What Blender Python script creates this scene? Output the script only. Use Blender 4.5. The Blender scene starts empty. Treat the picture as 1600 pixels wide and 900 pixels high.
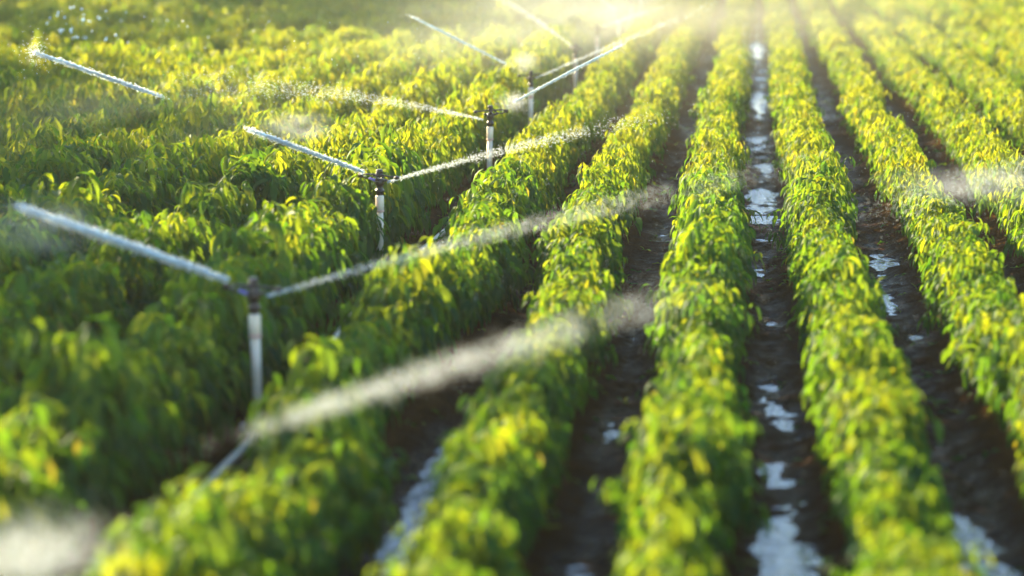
import bpy, bmesh, math, random
import numpy as np
from mathutils import Vector
R = math.radians
rng = np.random.default_rng(7)
random.seed(7)
S = bpy.context.scene
COL = S.collection

# ------------------------------------------------------------------ camera
TILT, YAW = math.atan(610/3800), 0.0985
cam = bpy.data.cameras.new('camera'); co = bpy.data.objects.new('camera', cam); COL.objects.link(co)
co.location = (0, 0, 3.0); co.rotation_euler = (math.pi/2-TILT, 0, YAW)
cam.sensor_width = 36; cam.lens = 3800/1600*36
cam.clip_start = .1; cam.clip_end = 3000
cam.dof.use_dof = True; cam.dof.focus_distance = 21.0; cam.dof.aperture_fstop = .92
S.camera = co

# ------------------------------------------------------------------ light
SUN_AZ, SUN_EL = -52, 23
w = bpy.data.worlds.new('World'); S.world = w; w.use_nodes = True
nt = w.node_tree; bg = nt.nodes['Background']
sky = nt.nodes.new('ShaderNodeTexSky'); sky.sky_type = 'NISHITA'; sky.sun_disc = False
sky.sun_elevation = R(SUN_EL); sky.sun_rotation = R(SUN_AZ); sky.air_density = 1.0; sky.dust_density = .12; sky.ozone_density = 2.5
nt.links.new(sky.outputs[0], bg.inputs[0]); bg.inputs[1].default_value = .115
sl = bpy.data.lights.new('sun', 'SUN'); so = bpy.data.objects.new('sun', sl); COL.objects.link(so)
sl.energy = 5.0; sl.angle = R(.6); sl.color = (1, .85, .50)
d = Vector((math.sin(R(SUN_AZ))*math.cos(R(SUN_EL)), math.cos(R(SUN_AZ))*math.cos(R(SUN_EL)), math.sin(R(SUN_EL))))
so.rotation_euler = d.to_track_quat('Z', 'Y').to_euler()
so.location = (-10, 30, 30)
S.view_settings.view_transform = 'Standard'; S.view_settings.look = 'None'
S.view_settings.exposure = 1.92; S.view_settings.gamma = 1; S.view_settings.use_curve_mapping = False
S.render.engine = 'CYCLES'
S.cycles.max_bounces = 7; S.cycles.transparent_max_bounces = 8; S.cycles.volume_bounces = 1
S.cycles.diffuse_bounces = 2; S.cycles.transmission_bounces = 3; S.cycles.glossy_bounces = 2
S.cycles.use_denoising = True
HAZE_DENSITY, HAZE_G = .0009, .70

# ------------------------------------------------------------------ helpers
def tag(o, label=None, cat=None, group=None, kind=None):
    if label: o['label'] = label
    if cat: o['category'] = cat
    if group: o['group'] = group
    if kind: o['kind'] = kind
    return o

def link(name, me, parent=None, mats=()):
    o = bpy.data.objects.new(name, me); COL.objects.link(o)
    for m in mats: me.materials.append(m)
    if parent: o.parent = parent
    return o

def empty(name, loc, rz=0):
    o = bpy.data.objects.new(name, None); COL.objects.link(o)
    o.location = loc; o.rotation_euler = (0, 0, rz); o.empty_display_size = .1
    return o

def np_mesh(name, V, F, attrs=None, smooth=True, mat_index=None):
    """V (n,3), F (m,k) all faces of one size"""
    me = bpy.data.meshes.new(name)
    m, k = F.shape
    me.vertices.add(len(V)); me.vertices.foreach_set('co', np.ascontiguousarray(V, np.float32).ravel())
    me.loops.add(m*k); me.loops.foreach_set('vertex_index', np.ascontiguousarray(F, np.int32).ravel())
    me.polygons.add(m); me.polygons.foreach_set('loop_start', np.arange(0, m*k, k, dtype=np.int32))
    if smooth: me.polygons.foreach_set('use_smooth', np.ones(m, bool))
    if mat_index is not None: me.polygons.foreach_set('material_index', mat_index.astype(np.int32))
    for an, a in (attrs or {}).items():
        at = me.attributes.new(an, 'FLOAT', 'POINT'); at.data.foreach_set('value', np.ascontiguousarray(a, np.float32))
    me.update(calc_edges=True)
    return me

def bm_mesh(name, bm):
    me = bpy.data.meshes.new(name); bm.to_mesh(me); bm.free()
    for p in me.polygons: p.use_smooth = True
    return me

def add_tube(bm, pts, rad, seg=12, cap=True):
    pts = [Vector(p) for p in pts]
    if not hasattr(rad, '__len__'): rad = [rad]*len(pts)
    rings = []
    for i, p in enumerate(pts):
        t = (pts[min(i+1, len(pts)-1)]-pts[max(i-1, 0)]).normalized()
        a = t.cross(Vector((0, 0, 1)) if abs(t.z) < .95 else Vector((0, 1, 0))).normalized(); b = t.cross(a)
        rings.append([bm.verts.new(p+float(rad[i])*(math.cos(2*math.pi*k/seg)*a+math.sin(2*math.pi*k/seg)*b)) for k in range(seg)])
    for r0, r1 in zip(rings, rings[1:]):
        for k in range(seg): bm.faces.new((r0[k], r0[(k+1) % seg], r1[(k+1) % seg], r1[k]))
    if cap:
        bm.faces.new(rings[0][::-1]); bm.faces.new(rings[-1])

def add_lathe(bm, prof, seg=20, cx=0, cy=0):
    """prof: list of (r, z)"""
    rings = [[bm.verts.new((cx+r*math.cos(2*math.pi*k/seg), cy+r*math.sin(2*math.pi*k/seg), z)) for k in range(seg)] for r, z in prof]
    for r0, r1 in zip(rings, rings[1:]):
        for k in range(seg): bm.faces.new((r0[k], r0[(k+1) % seg], r1[(k+1) % seg], r1[k]))
    bm.faces.new(rings[0][::-1]); bm.faces.new(rings[-1])

def add_box(bm, c, s, ax=None):
    m = bmesh.ops.create_cube(bm, size=1)['verts']
    for v in m:
        v.co = Vector((v.co.x*s[0], v.co.y*s[1], v.co.z*s[2]))
        if ax: v.co = ax @ v.co
        v.co += Vector(c)

def lattice(seed, n=256):
    return np.random.default_rng(seed).random((n, n))
LAT = [lattice(s) for s in range(8)]
def vnoise(x, y, k=0):
    L = LAT[k % 8]; n = L.shape[0]
    xi = np.floor(x).astype(int); yi = np.floor(y).astype(int); fx = x-xi; fy = y-yi
    fx = fx*fx*(3-2*fx); fy = fy*fy*(3-2*fy)
    a = L[xi % n, yi % n]; b = L[(xi+1) % n, yi % n]; c = L[xi % n, (yi+1) % n]; e = L[(xi+1) % n, (yi+1) % n]
    return (a*(1-fx)+b*fx)*(1-fy)+(c*(1-fx)+e*fx)*fy-.5
def fbm(x, y, f, oct=3, k=0):
    z = 0*x; a = 1
    for i in range(oct):
        z = z+a*vnoise(x*f+17.3*i, y*f+9.1*i, k+i); f *= 2.1; a *= .5
    return z

# ------------------------------------------------------------------ materials
def mat(name):
    m = bpy.data.materials.new(name); m.use_nodes = True
    return m, m.node_tree, m.node_tree.nodes['Principled BSDF']
def ramp(t, stops, inp=None):
    r = t.nodes.new('ShaderNodeValToRGB'); e = r.color_ramp.elements
    while len(e) < len(stops): e.new(.5)
    for q, (p, c) in zip(e, stops): q.position = p; q.color = (*c, 1)
    if inp is not None: t.links.new(inp, r.inputs[0])
    return r
def plain(name, col, rough=.5, var=.15, scale=30, metallic=0):
    m, t, b = mat(name)
    n = t.nodes.new('ShaderNodeTexNoise'); n.inputs['Scale'].default_value = scale; n.inputs['Detail'].default_value = 5
    tc = t.nodes.new('ShaderNodeTexCoord'); t.links.new(tc.outputs['Object'], n.inputs['Vector'])
    r = ramp(t, [(.3, [c*(1-var) for c in col]), (.7, [min(1, c*(1+var)) for c in col])], n.outputs[0])
    t.links.new(r.outputs[0], b.inputs['Base Color']); b.inputs['Roughness'].default_value = rough; b.inputs['Metallic'].default_value = metallic
    return m

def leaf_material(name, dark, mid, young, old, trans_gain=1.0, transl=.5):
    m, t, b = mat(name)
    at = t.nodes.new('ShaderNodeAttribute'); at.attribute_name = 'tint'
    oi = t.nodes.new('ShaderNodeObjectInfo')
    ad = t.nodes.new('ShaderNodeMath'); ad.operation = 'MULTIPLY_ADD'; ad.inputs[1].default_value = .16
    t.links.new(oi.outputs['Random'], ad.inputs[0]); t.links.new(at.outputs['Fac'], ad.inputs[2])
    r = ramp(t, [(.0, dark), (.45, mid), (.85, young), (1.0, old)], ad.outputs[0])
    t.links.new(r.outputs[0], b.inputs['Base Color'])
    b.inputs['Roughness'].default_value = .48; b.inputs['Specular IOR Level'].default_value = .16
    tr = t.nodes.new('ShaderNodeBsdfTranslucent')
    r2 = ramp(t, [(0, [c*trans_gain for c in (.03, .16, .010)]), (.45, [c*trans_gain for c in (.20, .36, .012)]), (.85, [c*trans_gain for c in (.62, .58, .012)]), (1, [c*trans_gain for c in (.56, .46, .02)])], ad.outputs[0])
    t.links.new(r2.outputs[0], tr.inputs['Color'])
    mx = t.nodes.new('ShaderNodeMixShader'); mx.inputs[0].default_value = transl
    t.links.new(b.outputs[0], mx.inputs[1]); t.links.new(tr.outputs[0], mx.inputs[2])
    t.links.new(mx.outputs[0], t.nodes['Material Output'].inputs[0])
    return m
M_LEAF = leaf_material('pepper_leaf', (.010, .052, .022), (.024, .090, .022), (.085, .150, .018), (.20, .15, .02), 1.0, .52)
M_TREE = leaf_material('tree_leaf', (.015, .04, .012), (.03, .07, .016), (.05, .09, .02), (.06, .09, .02), .45, .35)
M_STEM = plain('pepper_stem', (.07, .12, .03), .6)
M_BARK = plain('bark', (.10, .065, .04), .9, .35, 12)
M_PVC = plain('pvc_pipe', (.86, .71, .52), .35, .06, 9)
_b = M_PVC.node_tree.nodes['Principled BSDF']; _b.inputs['Subsurface Weight'].default_value = .7; _b.inputs['Subsurface Radius'].default_value = (1, .8, .6); _b.inputs['Subsurface Scale'].default_value = .02
M_PINK = plain('pvc_ring', (.72, .42, .32), .45, .1)
M_BRASS = plain('dark_brown_plastic', (.045, .026, .016), .35, .2)
M_NOZ = plain('violet_nozzle', (.16, .13, .50), .3, .1)
M_GREY = plain('grey_clamp', (.33, .40, .46), .4, .15)

def soil_material():
    m, t, b = mat('wet_soil')
    g = t.nodes.new('ShaderNodeNewGeometry'); sp = t.nodes.new('ShaderNodeSeparateXYZ'); t.links.new(g.outputs['Position'], sp.inputs[0])
    n = t.nodes.new('ShaderNodeTexNoise'); n.inputs['Scale'].default_value = 9; n.inputs['Detail'].default_value = 8; t.links.new(g.outputs['Position'], n.inputs['Vector'])
    n2 = t.nodes.new('ShaderNodeTexNoise'); n2.inputs['Scale'].default_value = 38; n2.inputs['Detail'].default_value = 6; t.links.new(g.outputs['Position'], n2.inputs['Vector'])
    h = t.nodes.new('ShaderNodeMapRange'); h.inputs[1].default_value = -.05; h.inputs[2].default_value = .09; t.links.new(sp.outputs['Z'], h.inputs[0])
    a = t.nodes.new('ShaderNodeMath'); a.operation = 'MULTIPLY_ADD'; a.inputs[1].default_value = .6; t.links.new(n.outputs[0], a.inputs[0]); t.links.new(h.outputs[0], a.inputs[2])
    r = ramp(t, [(.2, (.032, .0125, .0028)), (.7, (.056, .0240, .0060)), (1, (.100, .049, .015))], a.outputs[0])
    mx = t.nodes.new('ShaderNodeMixRGB'); mx.blend_type = 'MULTIPLY'; mx.inputs[0].default_value = .6
    r3 = ramp(t, [(.3, (.55, .55, .55)), (.7, (1.2, 1.15, 1.1))], n2.outputs[0])
    t.links.new(r.outputs[0], mx.inputs[1]); t.links.new(r3.outputs[0], mx.inputs[2]); t.links.new(mx.outputs[0], b.inputs['Base Color'])
    b.inputs['Specular IOR Level'].default_value = .5; b.inputs['IOR'].default_value = 1.09
    r2 = ramp(t, [(.30, (.26,)*3), (.55, (.6,)*3), (.9, (.95,)*3)], a.outputs[0]); t.links.new(r2.outputs[0], b.inputs['Roughness'])
    bp = t.nodes.new('ShaderNodeBump'); bp.inputs['Strength'].default_value = 1; bp.inputs['Distance'].default_value = .05
    t.links.new(n2.outputs[0], bp.inputs['Height']); t.links.new(bp.outputs[0], b.inputs['Normal'])
    return m
M_SOIL = soil_material()
def water_material():
    m, t, b = mat('puddle_water')
    b.inputs['Base Color'].default_value = (.030, .019, .010, 1); b.inputs['Roughness'].default_value = .04; b.inputs['IOR'].default_value = 1.33
    b.inputs['Specular IOR Level'].default_value = .6
    b.inputs['Coat Weight'].default_value = 1; b.inputs['Coat Roughness'].default_value = .03; b.inputs['Coat IOR'].default_value = 1.9
    g = t.nodes.new('ShaderNodeNewGeometry')
    n = t.nodes.new('ShaderNodeTexNoise'); n.inputs['Scale'].default_value = 16; n.inputs['Detail'].default_value = 4; t.links.new(g.outputs['Position'], n.inputs['Vector'])
    bp = t.nodes.new('ShaderNodeBump'); bp.inputs['Strength'].default_value = .8; bp.inputs['Distance'].default_value = .035
    t.links.new(n.outputs[0], bp.inputs['Height']); t.links.new(bp.outputs[0], b.inputs['Normal']); t.links.new(bp.outputs[0], b.inputs['Coat Normal'])
    return m
M_WATER = water_material()
def drop_material(name, rad=.03):
    m, t, b = mat(name)
    b.inputs['Base Color'].default_value = (.60, .86, 1, 1); b.inputs['Roughness'].default_value = .15; b.inputs['IOR'].default_value = 1.33
    b.inputs['Subsurface Weight'].default_value = 1; b.inputs['Subsurface Radius'].default_value = (1, 1, 1); b.inputs['Subsurface Scale'].default_value = rad
    return m
M_DROP = drop_material('spray_water')

# ------------------------------------------------------------------ rows
ROWS = [-4.05, -3.15, -2.09, -1.27, -.36, .56, 1.48, 2.40]
ROWS = [-4.05-.9*k for k in range(27, 0, -1)]+ROWS+[2.40+.9*k for k in range(1, 13)]
ROWS = np.array(ROWS)
I0 = int(np.argmin(abs(ROWS+2.09)))          # the first row right of the sprinkler line
PH = rng.random(len(ROWS))*6.28
SH = np.where(np.arange(len(ROWS)) > I0, .10, 0.)     # the rows bend a little towards the near end
def row_x(i, y):
    return ROWS[i]+((.15*np.exp(-((y-10.5)/.8)**4)+.15*np.exp(-((y-17.4)/1.0)**4)-.15*np.exp(-((y-13.7)/2.0)**4)) if i == I0 else 0)+SH[i]*np.clip((20-y)/8, 0, 1)+.035*np.sin(y*.33+PH[i])+.03*np.sin(y*.9+2*PH[i])

# ------------------------------------------------------------------ ground
PUDDLES = [(.13, 30.4, .26, 1.6), (.16, 25.2, .2, .5), (.17, 23.3, .22, .8), (.19, 17.5, .12, .5), (.2, 12.75, .2, .75), (.22, 11.2, .2, .7), (.25, 10.3, .15, .4),
           (-1.62, 11.6, .16, .6), (-1.66, 13.4, .14, .5), (1.10, 12.0, .3, .9), (1.05, 10.9, .25, .7), (1.3, 14.3, .12, .5), (1.0, 18.6, .1, .5), (.1, 15, .1, .5), (.3, 14.2, .1, .4), (.0, 20, .12, .6), (.25, 27.5, .12, .8), (-.85, 17, .1, .6), (-.75, 22, .1, .7), (1.2, 16.9, .12, .6), (1.15, 20.5, .14, .8), (1.2, 28.5, .16, 1.0), (1.1, 24.5, .1, .5), (-1.65, 12.7, .14, .7), (-1.7, 10.8, .16, .7), (-.8, 11.0, .2, .5), (-.82, 13.5, .1, .4),
           (.12, 36, .2, 2.2), (.12, 42, .2, 3), (.1, 50, .2, 3), (1.1, 36, .15, 1.5), (-.8, 32, .12, .8)]
def ground_z(x, y):
    near = np.clip((95-y)/10, 0, 1)*np.clip((y+2)/4, 0, 1)*np.clip((x+32)/3, 0, 1)*np.clip((16-x)/3, 0, 1)
    idx = np.searchsorted((ROWS[1:]+ROWS[:-1])/2, x)
    dx = x-(ROWS[idx]+SH[idx]*np.clip((20-y)/8, 0, 1)+.035*np.sin(y*.33+PH[idx])+.03*np.sin(y*.9+2*PH[idx]))
    z = -.03+.12*np.exp(-(dx/.25)**2)
    z = z+.045*fbm(x, y, 2.2, 3, 0)+.036*fbm(x, y, 13, 2, 3)
    for px, py, rx, ry in PUDDLES:
        z = z-.040*np.exp(-((x-px)/(rx*1.25))**4-((y-py)/(ry*1.25))**2)
    return z*near
xs = np.concatenate([[-420, -200, -100, -60, -40], np.arange(-32, -8, .16), np.arange(-8, 3.6, .05), np.arange(3.6, 16, .16), [25, 50, 100, 200, 420]])
ys = np.concatenate([[-40, -20, -10, -4, 0, 3], np.arange(5, 30, .065), np.arange(30, 50, .15), np.arange(50, 95, .4), [100, 130, 200, 300, 430]])
X, Y = np.meshgrid(xs, ys); Z = ground_z(X, Y)
nx, ny = len(xs), len(ys)
V = np.stack([X, Y, Z], -1).reshape(-1, 3)
ii = (np.arange(ny-1)[:, None]*nx+np.arange(nx-1)[None]).ravel()
F = np.stack([ii, ii+1, ii+nx+1, ii+nx], 1)
link('ground', np_mesh('ground', V, F), mats=[M_SOIL])['kind'] = 'structure'

def puddle_water():
    Vs, Fs, n = [], [], 0
    mids = (ROWS[1:]+ROWS[:-1])/2
    for j, mx_ in enumerate(mids):
        if mx_ < -9 or mx_ > 6: continue
        yy = np.arange(7, 75, .5); lv = -.066+.012*np.sin(yy*.5+j*2.1)
        if abs(mx_-.1) < .2: lv = lv+.012
        for sx in (-.34, .34):
            Vs.append(np.stack([np.full_like(yy, mx_+sx), yy, lv], 1))
        k = np.arange(len(yy)-1)
        Fs.append(np.stack([k, k+len(yy), k+len(yy)+1, k+1], 1)+n); n += 2*len(yy)
    o = link('puddle_water', np_mesh('puddle_water', np.concatenate(Vs), np.concatenate(Fs)), mats=[M_WATER]); o['kind'] = 'structure'
puddle_water()

# ------------------------------------------------------------------ pepper plants
def norm(v): return v/np.maximum(np.linalg.norm(v, axis=-1, keepdims=True), 1e-6)
def make_leaves(P, D, L, Wd, droop, roll, tint, rows=5, fold=.22):
    """grid leaves: P base points, D directions (n,3); returns V, F(quads), tint"""
    n = len(P)
    ts = np.linspace(0, 1, rows)
    pts = [P]; d = D.copy(); dirs = [norm(d)]
    for a in range(1, rows):
        d = norm(d+np.array([0, 0, -1.])*(droop[:, None]/(rows-1)))
        pts.append(pts[-1]+d*(L/(rows-1))[:, None]); dirs.append(d)
    wp = {5: [.10, .86, 1.0, .62, .05], 3: [.12, 1.0, .05]}[rows]
    up = np.array([0, 0, 1.])
    s0 = norm(np.cross(D, up)+1e-4)
    out = []
    for a in range(rows):
        d = dirs[a]; s = norm(s0-d*np.sum(s0*d, 1, keepdims=True)); u = np.cross(s, d)
        s, u = s*np.cos(roll)[:, None]+u*np.sin(roll)[:, None], u*np.cos(roll)[:, None]-s*np.sin(roll)[:, None]
        hw = (Wd*.5*wp[a])[:, None]
        out += [pts[a]-s*hw+u*hw*fold*2, pts[a], pts[a]+s*hw+u*hw*fold*2]
    V = np.stack(out, 1).reshape(-1, 3)                      # n, rows*3
    f = []
    for a in range(rows-1):
        for b in range(2):
            q = a*3+b; f.append([q, q+1, q+4, q+3])
    F = (np.array(f)[None]+(np.arange(n)*rows*3)[:, None, None]).reshape(-1, 4)
    return V, F, np.repeat(tint, rows*3)

def plant_leaves(seed, nspr=80, per=7, rows=5, lsize=.98):
    g = np.random.default_rng(seed)
    h = .12+.42*g.random(nspr)**.75
    az = g.random(nspr)*2*np.pi
    rr = np.sqrt(np.clip(1-np.abs((h-.27)/.30)**2.6, .02, 1))
    rr *= np.where(g.random(nspr) < .78, g.uniform(.78, 1.12, nspr), g.uniform(.3, .7, nspr))
    rr = np.where(g.random(nspr) < .06, rr*g.uniform(1.15, 1.5, nspr), rr)
    lob = 1+.14*np.sin(2*az+g.random()*6.28)+.1*np.sin(3*az+g.random()*6.28)
    C = np.stack([.215*rr*lob*np.cos(az), .225*rr*lob*np.sin(az), h+.05*g.standard_normal(nspr)*(h > .4)], 1)
    out = norm(np.stack([np.cos(az), np.sin(az), .55+2.2*(h-.25)], 1))
    Ps, Ds, T = [], [], []
    a0 = g.random(nspr)*6.28; tb = g.normal(0, .085, nspr)
    for k in range(per):
        ang = a0+k*2.4+g.normal(0, .3, nspr); tilt = np.radians(g.uniform(45, 100, nspr))
        s = norm(np.cross(out, [0.3, 0.2, 1])); u = np.cross(s, out)
        dirn = norm(out*np.cos(tilt)[:, None]+(s*np.cos(ang)[:, None]+u*np.sin(ang)[:, None])*np.sin(tilt)[:, None])
        dirn = norm(dirn*np.array([1, 1, .55])-np.array([0, 0, .22]))
        Ps.append(C+dirn*.018+out*g.uniform(-.06, .03, nspr)[:, None]); Ds.append(dirn)
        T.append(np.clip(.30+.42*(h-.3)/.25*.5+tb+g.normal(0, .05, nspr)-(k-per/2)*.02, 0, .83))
    P = np.concatenate(Ps); D = np.concatenate(Ds); T = np.concatenate(T); n = len(P)
    T = np.where(g.random(n) < .004, 1.0, T)
    L = (.065+.095*g.random(n)**1.3)*lsize; W = L*g.uniform(.22, .33, n)*(1.0 if rows == 5 else 1.12)
    keep = P[:, 2] > .03
    P, D, L, W, T = P[keep], D[keep], L[keep], W[keep], T[keep]; n = len(P)
    return make_leaves(P, D, L, W, g.uniform(1.3, 3.6, n), g.normal(0, .35, n), T, rows), C

def plant_stems(seed, C):
    g = np.random.default_rng(seed); bm = bmesh.new()
    add_tube(bm, [(0, 0, -.10), (.004, 0, .06), (0, .006, .15)], [.011, .009, .007], 6)
    tips = [C[i] for i in np.argsort(g.random(len(C)))[:14]]
    forks = []
    for k in range(4):
        a = k*1.57+g.random(); f = Vector((.07*math.cos(a), .07*math.sin(a), .26+.05*g.random())); forks.append(f)
        add_tube(bm, [(0, .006, .15), Vector((0, .006, .15)).lerp(f, .5)+Vector((0, 0, .01)), f], [.006, .005, .004], 5)
    for c in tips:
        c = Vector(c)*.96; f = min(forks, key=lambda q: (q-c).length)
        add_tube(bm, [f, f.lerp(c, .5)+Vector((0, 0, .015)), c], [.004, .003, .002], 4)
    return bm_mesh('stem', bm)

VAR = []
for s in range(8):
    (V, F, T), C = plant_leaves(100+s)
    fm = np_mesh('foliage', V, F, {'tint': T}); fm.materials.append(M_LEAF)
    sm = plant_stems(100+s, C); sm.materials.append(M_STEM)
    VAR.append((fm, sm))

# every plant of the field: row, position, turn, size
PL = []
for i in range(len(ROWS)):
    y = 6.2+rng.random()*.3
    while y < 82:
        x = float(row_x(i, y))+rng.normal(0, .02)
        PL.append((i, x, y, rng.random()*6.28, rng.uniform(.84, 1.16)*(1+.3*float(vnoise(np.array([x*1.1]), np.array([y*.8]), 5)[0]))*(1.24 if ROWS[i] < -3 else ((1.03 if 11.6 < y < 16 else 1.0) if ROWS[i] < -1.5 else .88)), rng.integers(8)))
        y += rng.uniform(.27, .36)
def to_px(x, y, z):
    xr = x*math.cos(YAW)+y*math.sin(YAW); yf = -x*math.sin(YAW)+y*math.cos(YAW); zz = z-3.0
    dd = yf*math.cos(TILT)-zz*math.sin(TILT); u = yf*math.sin(TILT)+zz*math.cos(TILT)
    return 800+3800*xr/dd, 450-3800*u/dd
inv = []
rest = []
for p in PL:
    u, v = to_px(p[1], p[2], .45); m = 3800/p[2]
    if -.18*m < u < 1600+.18*m and v < 900+.12*m: inv.append(p)
    elif -3.2*m < u < 1600+2.0*m: rest.append(p)
inv.sort(key=lambda p: p[2])
near, far = inv[:300], inv[300:]
ORD = ['first', 'second', 'third', 'fourth', 'fifth', 'sixth', 'seventh', 'eighth', 'ninth', 'tenth', 'eleventh', 'twelfth']
protos = {}
seen_rows = {}
for (i, x, y, rz, sc, k) in near:
    zg = float(ground_z(np.array([x]), np.array([y]))[0])-.015
    if k in protos:
        src = protos[k]
        o = src.copy(); COL.objects.link(o)
        for ch in src.children:
            c = ch.copy(); COL.objects.link(c); c.parent = o
    else:
        o = empty('pepper_plant', (0, 0, 0)); protos[k] = o
        for nm, me in (('foliage', VAR[k][0]), ('stem', VAR[k][1])):
            c = bpy.data.objects.new(nm, me); COL.objects.link(c); c.parent = o
    o.location = (x, y, zg); o.rotation_euler = (0, 0, rz); o.scale = (sc, sc, sc*float(rng.uniform(.92, 1.06)))
    side = ('right', i-I0) if i >= I0 else ('left', I0-1-i)
    where = f"{ORD[side[1]]} row {side[0]} of the sprinkler line"
    first = i not in seen_rows; seen_rows[i] = 1
    if first:
        tag(o, f"blurred leafy pepper plant at the near end, {where}", 'pepper plant', 'near ends of the pepper rows')
    else:
        tag(o, f"leafy green pepper plant within the {where}", 'pepper plant', f"pepper plants of the {where}")

def rest_mesh():
    lod1 = [plant_leaves(200+s, 66, 7, 3, .86)[0] for s in range(6)]
    lod2 = [plant_leaves(300+s, 40, 5, 3, 1.2)[0] for s in range(6)]
    Vs, Fs, Ts, n = [], [], [], 0
    for (i, x, y, rz, sc, k) in far+rest:
        V, F, T = (lod1 if y < 40 else lod2)[k % 6]
        c, s = math.cos(rz)*sc, math.sin(rz)*sc
        W = np.stack([V[:, 0]*c-V[:, 1]*s+x, V[:, 0]*s+V[:, 1]*c+y, V[:, 2]*sc+.07], 1)
        Vs.append(W.astype(np.float32)); Fs.append(F+n); Ts.append(T+rng.uniform(-.02, .14)); n += len(V)
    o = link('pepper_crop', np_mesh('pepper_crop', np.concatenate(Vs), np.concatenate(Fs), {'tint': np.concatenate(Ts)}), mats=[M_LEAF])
    tag(o, 'dense pepper crop filling the farther rows of the field', 'crop', kind='stuff')
    print('plants', len(inv), len(rest), 'near to', near[-1][2], 'verts', n)
rest_mesh()

# low weeds and straw in the furrows
def weeds():
    g = np.random.default_rng(5); mids = (ROWS[1:]+ROWS[:-1])/2
    mids = mids[(mids > -6) & (mids < 3.5)]
    n = 2300
    mx_ = g.choice(mids, n); y = 8+g.random(n)**1.4*32; x = mx_+g.choice([-1, 1], n)*(.34-.30*g.random(n)**1.6)
    P = []; D = []
    for a in range(5):
        ang = g.random(n)*6.28; el = g.uniform(.1, .9, n)
        P.append(np.stack([x+g.normal(0, .02, n), y+g.normal(0, .02, n), ground_z(x, y)], 1)); D.append(np.stack([np.cos(ang)*np.cos(el), np.sin(ang)*np.cos(el), np.sin(el)], 1))
    P = np.concatenate(P); D = np.concatenate(D); n = len(P)
    L = g.uniform(.03, .10, n)
    V, F, T = make_leaves(P, D, L, L*.3, g.uniform(.3, 1.5, n), g.normal(0, .4, n), g.uniform(0, .7, n), 3)
    o = link('furrow_weeds', np_mesh('furrow_weeds', V, F, {'tint': T}), mats=[M_LEAF])
    tag(o, 'sparse low weeds sprouting from the muddy furrow floors', 'weeds', kind='stuff')
weeds()

# ------------------------------------------------------------------ sprinklers
LINE_X = [-2.78, -2.71, -2.86, -2.60, -2.68, -2.54, -2.57, -2.52, -2.56, -2.6, -2.58]
POSTS = [(LINE_X[k], 7.6+5.46*k) for k in range(11)]
LEAN = [(0, 0), (-.02, .01), (.0, .0), (.015, 0), (0, .01), (.01, 0), (0, 0), (.01, 0), (0, 0), (-.01, 0), (0, 0)]
ARM = [.3, 2.95, 2.85, .25, .35, 2.2, .4, .2, 2.5, .3, 2.8]
WHICH = ['nearest sprinkler, standing just left of the picture at the near end', 'black sprinkler with violet nozzle on the tall blurred riser nearest the camera', 'black sprinkler on the tilted white riser with clamp ring and open foot', 'dark brown impact sprinkler in sharp focus with arms spread wide',
         'rusty brown sprinkler just beyond the sharply focused one', 'faint sprinkler second beyond the sharply focused one', 'brown sprinkler third beyond the sharply focused one', 'hazy sprinkler fourth beyond the sharply focused one', 'hazy sprinkler fifth beyond the sharply focused one', 'hazy sprinkler sixth beyond the sharply focused one', 'hazy sprinkler seventh beyond the sharply focused one, last of the line']
HEADZ = .86
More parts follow.
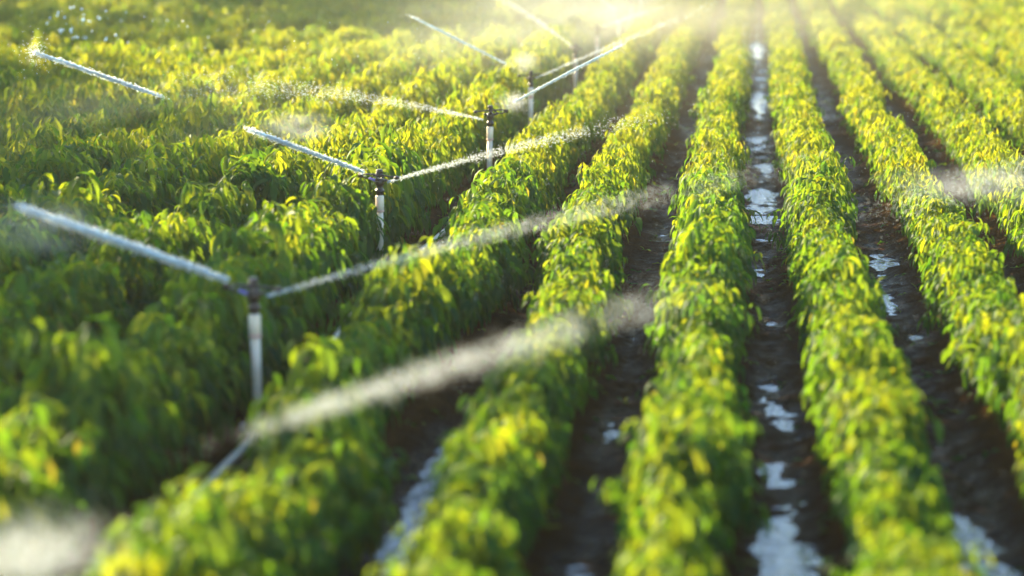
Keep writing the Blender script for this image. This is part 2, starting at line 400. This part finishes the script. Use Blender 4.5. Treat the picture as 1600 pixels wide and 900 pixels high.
def sprinkler(k):
    x, y = POSTS[k]; z0 = float(ground_z(np.array([x]), np.array([y]))[0])
    r = empty('sprinkler', (x, y, 0)); tag(r, WHICH[k], 'sprinkler', 'sprinklers along the irrigation pipe')
    lx, ly = LEAN[k]
    bm = bmesh.new(); add_lathe(bm, [(.019, -.12), (.019, .03), (.019, .40), (.019, .625)], 20); link('riser_pipe', bm_mesh('riser_pipe', bm), r, [M_PVC])
    bm = bmesh.new(); add_lathe(bm, [(.020, .61), (.023, .615), (.0235, .66), (.0235, .715), (.021, .722), (.016, .724)], 20); link('coupling', bm_mesh('coupling', bm), r, [M_PVC])
    bm = bmesh.new(); add_lathe(bm, [(.0215, .592), (.0245, .596), (.0245, .606), (.0215, .610)], 20); link('clamp_ring', bm_mesh('clamp_ring', bm), r, [M_PINK])
    # head, turned by ARM
    a = ARM[k]
    bm = bmesh.new()
    add_lathe(bm, [(.015, .724), (.019, .73), (.019, .745), (.025, .748), (.025, .768), (.019, .772), (.018, .80), (.025, .806), (.025, .848), (.016, .856)], 16)
    for s in (-1, 1):                                        # bridge over the body
        add_tube(bm, [(0, s*.012, .84), (0, s*.036, .85), (0, s*.037, .875), (0, s*.026, .905), (0, 0, .912)], [.009, .010, .009, .009, .010], 8)
    add_lathe(bm, [(.012, .892), (.017, .895), (.019, .905), (.019, .92), (.015, .926)], 14)
    body = link('sprinkler_body', bm_mesh('sprinkler_body', bm), r, [M_BRASS]); body.rotation_euler = (0, 0, a)
    bm = bmesh.new()
    add_tube(bm, [(.008, 0, .83), (.03, 0, .84), (.062, 0, .855)], [.013, .011, .0085], 12)
    nz = link('nozzle', bm_mesh('nozzle', bm), r, [M_NOZ if k in (1, 2) else M_BRASS]); nz.rotation_euler = (0, 0, a)
    bm = bmesh.new(); add_tube(bm, [(-.008, 0, .83), (-.028, 0, .838), (-.046, 0, .846)], [.013, .011, .008], 12)
    nz = link('spreader_nozzle', bm_mesh('spreader_nozzle', bm), r, [M_BRASS]); nz.rotation_euler = (0, 0, a)
    bm = bmesh.new()                                         # impact arm with counterweight, hub and spoon
    add_tube(bm, [(-.098, .0, .868), (-.06, 0, .872), (-.02, 0, .88), (.03, 0, .882), (.07, 0, .884), (.108, 0, .882)], [.007, .006, .007, .008, .007, .006], 8)
    bmesh.ops.create_icosphere(bm, subdivisions=2, radius=.0165)
    for v in bm.verts:
        if v.co.length < .02 and abs(v.co.z) < .02: v.co = v.co+Vector((-.104, 0, .866))
    add_lathe(bm, [(.009, .862), (.014, .866), (.014, .892), (.009, .896)], 12)
    add_box(bm, (.112, .004, .872), (.03, .006, .034)); add_box(bm, (.096, -.01, .862), (.022, .024, .005))
    add_tube(bm, [(.03, 0, .876), (.055, 0, .852), (.085, 0, .848), (.1, 0, .862)], [.005, .005, .005, .005], 8)
    ar = link('impact_arm', bm_mesh('impact_arm', bm), r, [M_BRASS]); ar.rotation_euler = (0, 0, a+(.0 if k != 3 else .05))
    bm = bmesh.new()                                         # spring coil on top
    add_tube(bm, [(.011*math.cos(t*.7), .011*math.sin(t*.7), .868+.0008*t) for t in range(36)], .0022, 5)
    link('spring', bm_mesh('spring', bm), r, [M_GREY])
    bm = bmesh.new()                                         # saddle on the pipe
    add_tube(bm, [(0, -.05, .05), (0, -.049, .05), (0, .049, .05), (0, .05, .05)], [.030, .036, .036, .030], 16); add_lathe(bm, [(.024, .06), (.026, .075), (.026, .115), (.02, .12)], 16)
    add_tube(bm, [(-.03, 0, .05), (-.055, 0, .06), (-.07, 0, .08), (-.06, 0, .11)], [.012, .012, .011, .011], 10)
    link('saddle_clamp', bm_mesh('saddle_clamp', bm), r, [M_GREY])
    r.rotation_euler = (-ly, lx, 0)
    sc = 1.0 if k != 3 else 1.04
    r.scale = (1.42, 1.42, sc)
    return r
for k in range(len(POSTS)): sprinkler(k)

bm = bmesh.new()
pp = [(LINE_X[0]+.03, 4.5, .05)]
for (x, y), (x2, y2) in zip(POSTS, POSTS[1:]):
    pp += [(x, y, .055), ((2*x+x2)/3+.015, (2*y+y2)/3, .05), ((x+2*x2)/3-.01, (y+2*y2)/3, .045)]
pp.append((*POSTS[-1], .05))
add_tube(bm, pp, .027, 14)
tag(link('irrigation_pipe', bm_mesh('irrigation_pipe', bm), mats=[M_PVC]), 'white plastic supply pipe lying in the furrow under the sprinkler risers', 'water pipe')

# ------------------------------------------------------------------ water jets
def drops(P, D, rad, stretch):
    n = len(P); D = norm(D)
    a = norm(np.cross(D, [.13, .2, .97])+1e-5); b = np.cross(a, D)
    r = rad[:, None]; l = (rad*stretch)[:, None]
    V = np.stack([P+D*l, P-D*l, P+a*r, P+b*r, P-a*r, P-b*r], 1).reshape(-1, 3)
    f = np.array([[0, 2, 3], [0, 3, 4], [0, 4, 5], [0, 5, 2], [1, 3, 2], [1, 4, 3], [1, 5, 4], [1, 2, 5]])
    F = (f[None]+(np.arange(n)*6)[:, None, None]).reshape(-1, 3)
    return V, F
def jet(k, az, el, s0, s1, solid=0., n=1500, r0=.008, spread=.03, rad=(.0015, .0035), fall=.035, splash=0, label='', lift=0, pw=1.0, origin=None, seed=0):
    """a jet leaving sprinkler k: azimuth az (0 = +X, 90 = +Y) and elevation in degrees, seen from s0 to s1 metres along it"""
    g = np.random.default_rng(1000+k*10+seed)
    x, y = POSTS[k] if origin is None else origin[:2]; z = HEADZ+lift if origin is None else origin[2]
    dx, dy, te = math.cos(R(az)), math.sin(R(az)), math.tan(R(el))
    def at(s): return np.stack([x+dx*s, y+dy*s, z+te*s-fall*s*s], -1)
    def tn(s): return norm(np.stack([dx+0*s, dy+0*s, te-2*fall*s], -1))
    root = empty('water_jet', (x+dx*s0, y+dy*s0, z)); root['label'] = label; root['category'] = 'water jet'; root['group'] = 'water jets of the sprinklers'
    off = np.array([x+dx*s0, y+dy*s0, z])
    if solid > s0:
        bm = bmesh.new(); m = 60; ss = np.linspace(s0, solid, m); pts = at(ss)-off
        wob = np.cumsum(g.normal(0, .0012, (m, 3)), 0); wob -= np.linspace(0, 1, m)[:, None]*wob[-1]
        rr = [.5*r0*min(1, .25+i/6, .25+(m-1-i)/10)*(.85+.35*q)*(.9+.25*g.random())  for i, q in enumerate(np.linspace(0, 1, m))]
        add_tube(bm, [Vector(list(p)) for p in pts+wob], rr, 8)
        link('stream', bm_mesh('stream', bm), root, [M_DROP])
    t = g.random(n)**pw; t = np.where(g.random(n) < .35, g.beta(1.6, 1.8, n), t); s = s0+(s1-s0)*(t+np.where(t > .85, g.exponential(.022 if solid > 0 else .07, n), 0)-np.where((t < .06) & (s0 > .5), g.exponential(.02 if solid > 0 else .04, n), 0)); _ = s0+(s1-s0)*t
    P = at(s); D = tn(s); wd = r0+spread*(s-max(s0, 0)*.6)
    a = norm(np.cross(D, [0, 0, 1.])); b = np.cross(a, D)
    ph_ = g.random(n)*6.283; off2 = np.stack([np.cos(ph_), np.sin(ph_)], 1)*(np.sqrt(g.random(n))*np.where(g.random(n) < .85, .9, 1.5))[:, None]*wd[:, None]
    P = P+a*off2[:, :1]+b*off2[:, 1:]
    P[:, 2] -= np.abs(g.normal(0, .25, n))*wd*1.2
    rd = g.uniform(rad[0], rad[1], n); st = g.uniform(1.2, 4.0, n)
    if splash:
        m = splash; q = g.normal(0, 1, (m, 3)); e = at(np.array([s1]))[0]
        P = np.concatenate([P, e+q*np.array([.05, .05, .06])*abs(g.normal(0, 1, (m, 1)))]); D = np.concatenate([D, norm(q)]); rd = np.concatenate([rd, g.uniform(.001, .003, m)]); st = np.concatenate([st, g.uniform(1, 2, m)])
    V, F = drops(P-off, D, rd, st)
    link('spray', np_mesh('spray', V, F), root, [M_DROP])['kind'] = 'stuff'
    return root
jet(0, 8, 19.9, 1.2, 2.45, n=3100, r0=.018, spread=.024, rad=(.0008, .0017), fall=.012, label='broad pale jet crossing three rows right of the sprinkler line nearest the camera')
jet(0, 172, 22, .05, .8, n=4000, r0=.02, spread=.09, rad=(.0008, .0018), label='pale jet from the nearest sprinkler spraying off to its left', seed=1)
jet(1, 178, 19, .16, 1.32, solid=1.28, n=5000, r0=.019, spread=.006, label='thick straight jet shooting left from the blurred riser nearest the camera', fall=.01)
jet(1, 6, 17, .06, 2.7, n=3600, r0=.010, spread=.026, rad=(.0008, .0017), label='spreading jet fanning right from the blurred riser nearest the camera', fall=.018, lift=-.05, pw=1.4, seed=1)
jet(2, 178, 20, .12, 1.02, solid=1.0, n=3200, r0=.017, spread=.004, label='solid jet segment leaving left of the black sprinkler on the tilted riser', fall=.008)
jet(2, 178, 20.5, 1.74, 2.72, solid=2.7, n=3200, r0=.014, spread=.0035, splash=500, label='detached long slug of water at upper left ending in a splash', fall=.010, seed=1)
jet(2, 6, 17, .06, 1.9, n=3200, r0=.009, spread=.028, rad=(.0009, .0018), label='short white fan of water right of the black sprinkler on tilted riser', fall=.025, lift=-.05, pw=1.4, seed=2)
jet(3, 178, 13, .06, 2.9, n=3200, r0=.008, spread=.045, rad=(.001, .0022), label='wide thinning fan of spray left of the sharply focused sprinkler', fall=.035, lift=-.05, pw=1.3)
jet(3, 8, 29, .24, 1.3, solid=1.28, n=2200, r0=.012, spread=.003, label='thin straight jet rising right past the next white riser', fall=.02, splash=60, seed=1)
jet(4, 178, 26, .3, 1.45, solid=1.43, n=2200, r0=.013, spread=.003, label='thin jet slanting up left beyond the sharply focused sprinkler', fall=.0)
jet(4, 6, 24, .06, 2.1, n=1500, r0=.008, spread=.02, rad=(.001, .0025), label='hazy jet fanning right of the rusty brown sprinkler', fall=.012, lift=-.05, pw=1.3, seed=1)
jet(5, 170, 38, .06, 1.4, n=1100, r0=.012, spread=.05, rad=(.0012, .003), label='white curved fan of spray left of the faint sprinkler', fall=.12)
jet(6, 8, 20, .06, 1.1, n=400, r0=.012, spread=.02, label='sunlit jet right of the third sprinkler beyond the focused one', fall=.03, seed=1)
jet(7, 8, 30, .7, 1.9, solid=1.88, n=2000, r0=.015, spread=.01, label='far bright jet slanting up right over the middle rows', fall=.01, seed=1)
jet(7, 172, 40, .06, 1.4, n=500, r0=.016, spread=.05, rad=(.0015, .004), label='bright far spray rising left of the fourth hazy sprinkler', fall=.1)
jet(8, 170, 55, .06, 1.5, n=1200, r0=.02, spread=.06, rad=(.002, .004), label='bright far spray column over the fifth hazy sprinkler', fall=.1)
jet(0, 176, -12, .0, 1.9, n=4000, r0=.03, spread=.06, rad=(.0008, .0016), label='pale mist plume drifting in from beyond the right edge rows', fall=.02, origin=(2.9, 16.2, 1.5), seed=3)

def spray_cloud(c, sig, n, label, seed):
    g = np.random.default_rng(seed); q = g.normal(0, 1, (n, 3))
    q[:, 2] = q[:, 2]+.5*q[:, 0]*(q[:, 0] > 0)*.6-.25*np.abs(q[:, 0])
    V, F = drops(q*np.array(sig), norm(q+[.5, 0, .4]), g.uniform(.0008, .0018, n), g.uniform(1, 3, n))
    o = link('water_spray', np_mesh('water_spray', V, F), mats=[M_DROP]); o.location = c
    tag(o, label, 'water spray', kind='stuff')
spray_cloud((-2.42, 7.75, .80), (.13, .2, .05), 5000, 'white burst of spray around the nearest sprinkler', 8)
spray_cloud((-2.40, 24.55, .96), (.07, .12, .05), 900, 'small white splash at the arm of the focused sprinkler', 9)
spray_cloud((-2.80, 29.9, 1.02), (.08, .12, .07), 900, 'small white splash at the rusty brown sprinkler', 10)

# loose drops in the air
def loose(name, label, boxes, seed):
    g = np.random.default_rng(seed); P = []; rd = []
    for (x0, x1, y0, y1, z0, z1, n, r0, r1) in boxes:
        P.append(np.stack([g.uniform(x0, x1, n), g.uniform(y0, y1, n), g.uniform(z0, z1, n)], 1)); rd.append(r0+(r1-r0)*g.random(n)**3)
    P = np.concatenate(P); rd = np.concatenate(rd); n = len(P)
    V, F = drops(P, norm(np.array([.25, .1, 1.])+g.normal(0, .25, (n, 3))), rd, g.uniform(1.0, 1.9, n))
    tag(link(name, np_mesh(name, V, F), mats=[M_DROP]), label, 'water drops', kind='stuff')
loose('water_drops', 'bright loose drops falling over the rows and furrows', [
    (-4.55, -4.1, 15, 15.8, 2.08, 2.3, 26, .007, .014), (-4.8, -3.0, 14.5, 16.5, 1.95, 2.3, 50, .002, .006), (-3.9, -2.2, 17, 20, 1.5, 2.1, 60, .0015, .0045),
    (-.2, .3, 34, 44, .1, .9, 160, .003, .009), (-.2, .4, 28, 34, 0, .5, 60, .002, .006), (-2, 1, 36, 60, .5, 1.6, 400, .002, .006),
    (-6, 2.5, 10, 30, .5, 1.4, 2500, .0012, .0024), (-9, -2.5, 24, 45, .5, 1.6, 1600, .0012, .003), (-1.2, .2, 28, 40, .3, 1.2, 700, .001, .003), (-5, -1, 36, 60, .6, 2.2, 2500, .0015, .004)], 3)

# ------------------------------------------------------------------ trees beyond the upper left corner, and added shade trees
TREES = [(-20.6, 63.0, 11, 'broad dark tree at the far left field corner', 8000), (-24.0, 67.5, 14, 'dark tree just behind the far left field corner', 8000), (-27.0, 61.0, 14, 'dark tree outside the left edge of the field', 8000),
         (-21.5, 73, 14, 'tall dark tree farthest back at the far left corner', 8000), (-31, 56, 13, 'outermost dark tree of the far left corner', 6000),
         (-13.6, 19.6, 6.8, 'small sparse tree left of the field, nearest the camera', 7000), (-13.6, 22, 7.2, 'small sparse tree left of the field, second from the camera', 7600), (-15, 27.5, 6.8, 'small sparse tree left of the field, third from the camera', 6600), (-16.8, 33, 7.0, 'small sparse tree left of the field, fourth from the camera', 6000), (-19, 39, 7.0, 'small sparse tree left of the field, fifth from the camera', 5200)]  # out-of-view trees on this line, added to shade the left rows
def tree(x, y, h, label, nl, seed):
    g = np.random.default_rng(seed)
    r = empty('tree', (x, y, 0)); tag(r, label, 'tree', 'trees beyond the field corner')
    bm = bmesh.new()
    add_tube(bm, [(0, 0, -.1), (.05, .03, h*.25), (-.04, .06, h*.5), (.05, 0, h*.85)], [.17, .13, .09, .03], 10)
    cl = []
    for k in range(16):
        a = k*2.4+g.random(); zz = h*(.12+.8*k/16); L = h*.30*math.sin(math.pi*(.25+.7*k/16))+.3
        tip = Vector((L*math.cos(a), L*math.sin(a), zz+L*.35)); add_tube(bm, [(0, 0, zz*.9), Vector((0, 0, zz*.9)).lerp(tip, .5)+Vector((0, 0, .1)), tip], [.05, .035, .012], 6)
        cl += [tip, tip*.6+Vector((0, 0, zz*.4))]
    link('trunk', bm_mesh('trunk', bm), r, [M_BARK])
    C = np.array([list(c) for c in cl]); n = nl
    ci = g.integers(len(C), size=n); q = norm(g.normal(0, 1, (n, 3)))*(g.random((n, 1))**.5)
    P = C[ci]+q*np.array([.75, .75, .6])*h/7
    P[:, 2] = np.maximum(P[:, 2], .12)
    L = g.uniform(.12, .24, n)*max(1, h/6.5)
    V, F, T = make_leaves(P, norm(q+[0, 0, .2]), L, L*.5, g.uniform(.3, 1.5, n), g.normal(0, .6, n), g.uniform(0, .8, n), 3)
    link('crown', np_mesh('crown', V, F, {'tint': T}), r, [M_TREE])
for q, T_ in enumerate(TREES): tree(*T_, 50+q)

# ------------------------------------------------------------------ air
def volume_mat(name, dens, g_, col):
    m = bpy.data.materials.new(name); m.use_nodes = True; t = m.node_tree
    t.nodes.remove(t.nodes['Principled BSDF'])
    v = t.nodes.new('ShaderNodeVolumePrincipled'); v.inputs['Density'].default_value = dens; v.inputs['Anisotropy'].default_value = g_; v.inputs['Color'].default_value = (*col, 1)
    t.links.new(v.outputs[0], t.nodes['Material Output'].inputs['Volume'])
    return m
bm = bmesh.new(); add_box(bm, (0, 200, 8.2), (900, 520, 19.4))
hz = bm_mesh('haze', bm)
for p in hz.polygons: p.use_smooth = False
tag(link('haze', hz, mats=[volume_mat('haze_air', HAZE_DENSITY, HAZE_G, (1, .97, .90))]), 'thin sunlit haze over the whole field', 'haze', kind='stuff')

def mist_cloud(c, r, dens, label, col=(.97, .98, 1), g=.45, seed=0):
    bm = bmesh.new(); bmesh.ops.create_icosphere(bm, subdivisions=3, radius=1)
    me = bm_mesh('mist', bm); m = volume_mat('mist_air', dens, g, col); t = m.node_tree; v = t.nodes['Principled Volume']
    tc = t.nodes.new('ShaderNodeTexCoord'); gr = t.nodes.new('ShaderNodeVectorMath'); gr.operation = 'LENGTH'; t.links.new(tc.outputs['Object'], gr.inputs[0])
    mr = t.nodes.new('ShaderNodeMapRange'); mr.interpolation_type = 'SMOOTHSTEP'; mr.inputs[1].default_value = .1; mr.inputs[2].default_value = 1; mr.inputs[3].default_value = 1; mr.inputs[4].default_value = 0; t.links.new(gr.outputs['Value'], mr.inputs[0])
    n = t.nodes.new('ShaderNodeTexNoise'); n.inputs['Scale'].default_value = 2.2; n.inputs['Detail'].default_value = 3
    mp = t.nodes.new('ShaderNodeMapping'); mp.inputs['Location'].default_value = (seed*3.1, seed*1.7, 0); t.links.new(tc.outputs['Object'], mp.inputs[0]); t.links.new(mp.outputs[0], n.inputs['Vector'])
    m1 = t.nodes.new('ShaderNodeMath'); m1.operation = 'MULTIPLY'; t.links.new(mr.outputs[0], m1.inputs[0]); 
    m3 = t.nodes.new('ShaderNodeMapRange'); m3.inputs[1].default_value = .35; m3.inputs[2].default_value = .65; t.links.new(n.outputs[0], m3.inputs[0]); t.links.new(m3.outputs[0], m1.inputs[1])
    m2 = t.nodes.new('ShaderNodeMath'); m2.operation = 'MULTIPLY'; m2.inputs[1].default_value = dens; t.links.new(m1.outputs[0], m2.inputs[0]); t.links.new(m2.outputs[0], v.inputs['Density'])
    o = link('mist', me, mats=[m]); o.location = c; o.scale = r
    tag(o, label, 'mist', kind='stuff')
mist_cloud((-1.7, 44, 1.1), (6.6, 27, 1.5), .030, 'wide thin gold-tinted mist added for glow over the far middle rows', (1, .92, .68))  # broad mist with a gold tint, stands in for the warm flare glow
mist_cloud((-2.9, 48, 1.2), (2.2, 20, 1.2), .06, 'bright mist trailing along the far sprinklers', (1, .97, .88), seed=9)
mist_cloud((-3.55, 18.8, 1.22), (.40, .5, .16), .8, 'small puff of mist beside the solid left jet', seed=10)
mist_cloud((-6.4, 23, .85), (2.6, 6, .5), .025, 'thin veil of spray over the rows at left', seed=11)
mist_cloud((-3.5, 33, 1.2), (2.6, 4.5, .8), .05, 'thin mist left of the middle sprinklers', seed=2)
mist_cloud((-3.9, 13.0, 1.2), (.45, .6, .22), .45, 'small mist puff at the end of the blurred left jet', seed=3)
mist_cloud((-2.38, 7.7, .84), (.36, .5, .17), .35, 'bright mist puff by the nearest sprinkler', (.85, .95, 1), seed=4)
mist_cloud((1.55, 16.0, 1.15), (.9, .8, .14), .5, 'pale mist plume over the rows at right', seed=5)
mist_cloud((-2.42, 24.6, .95), (.22, .4, .14), 1.0, 'small spray puff at the arm of the focused sprinkler', seed=6)
mist_cloud((-2.8, 29.8, 1.0), (.25, .4, .2), 1.0, 'small spray puff at the rusty brown sprinkler', seed=7)
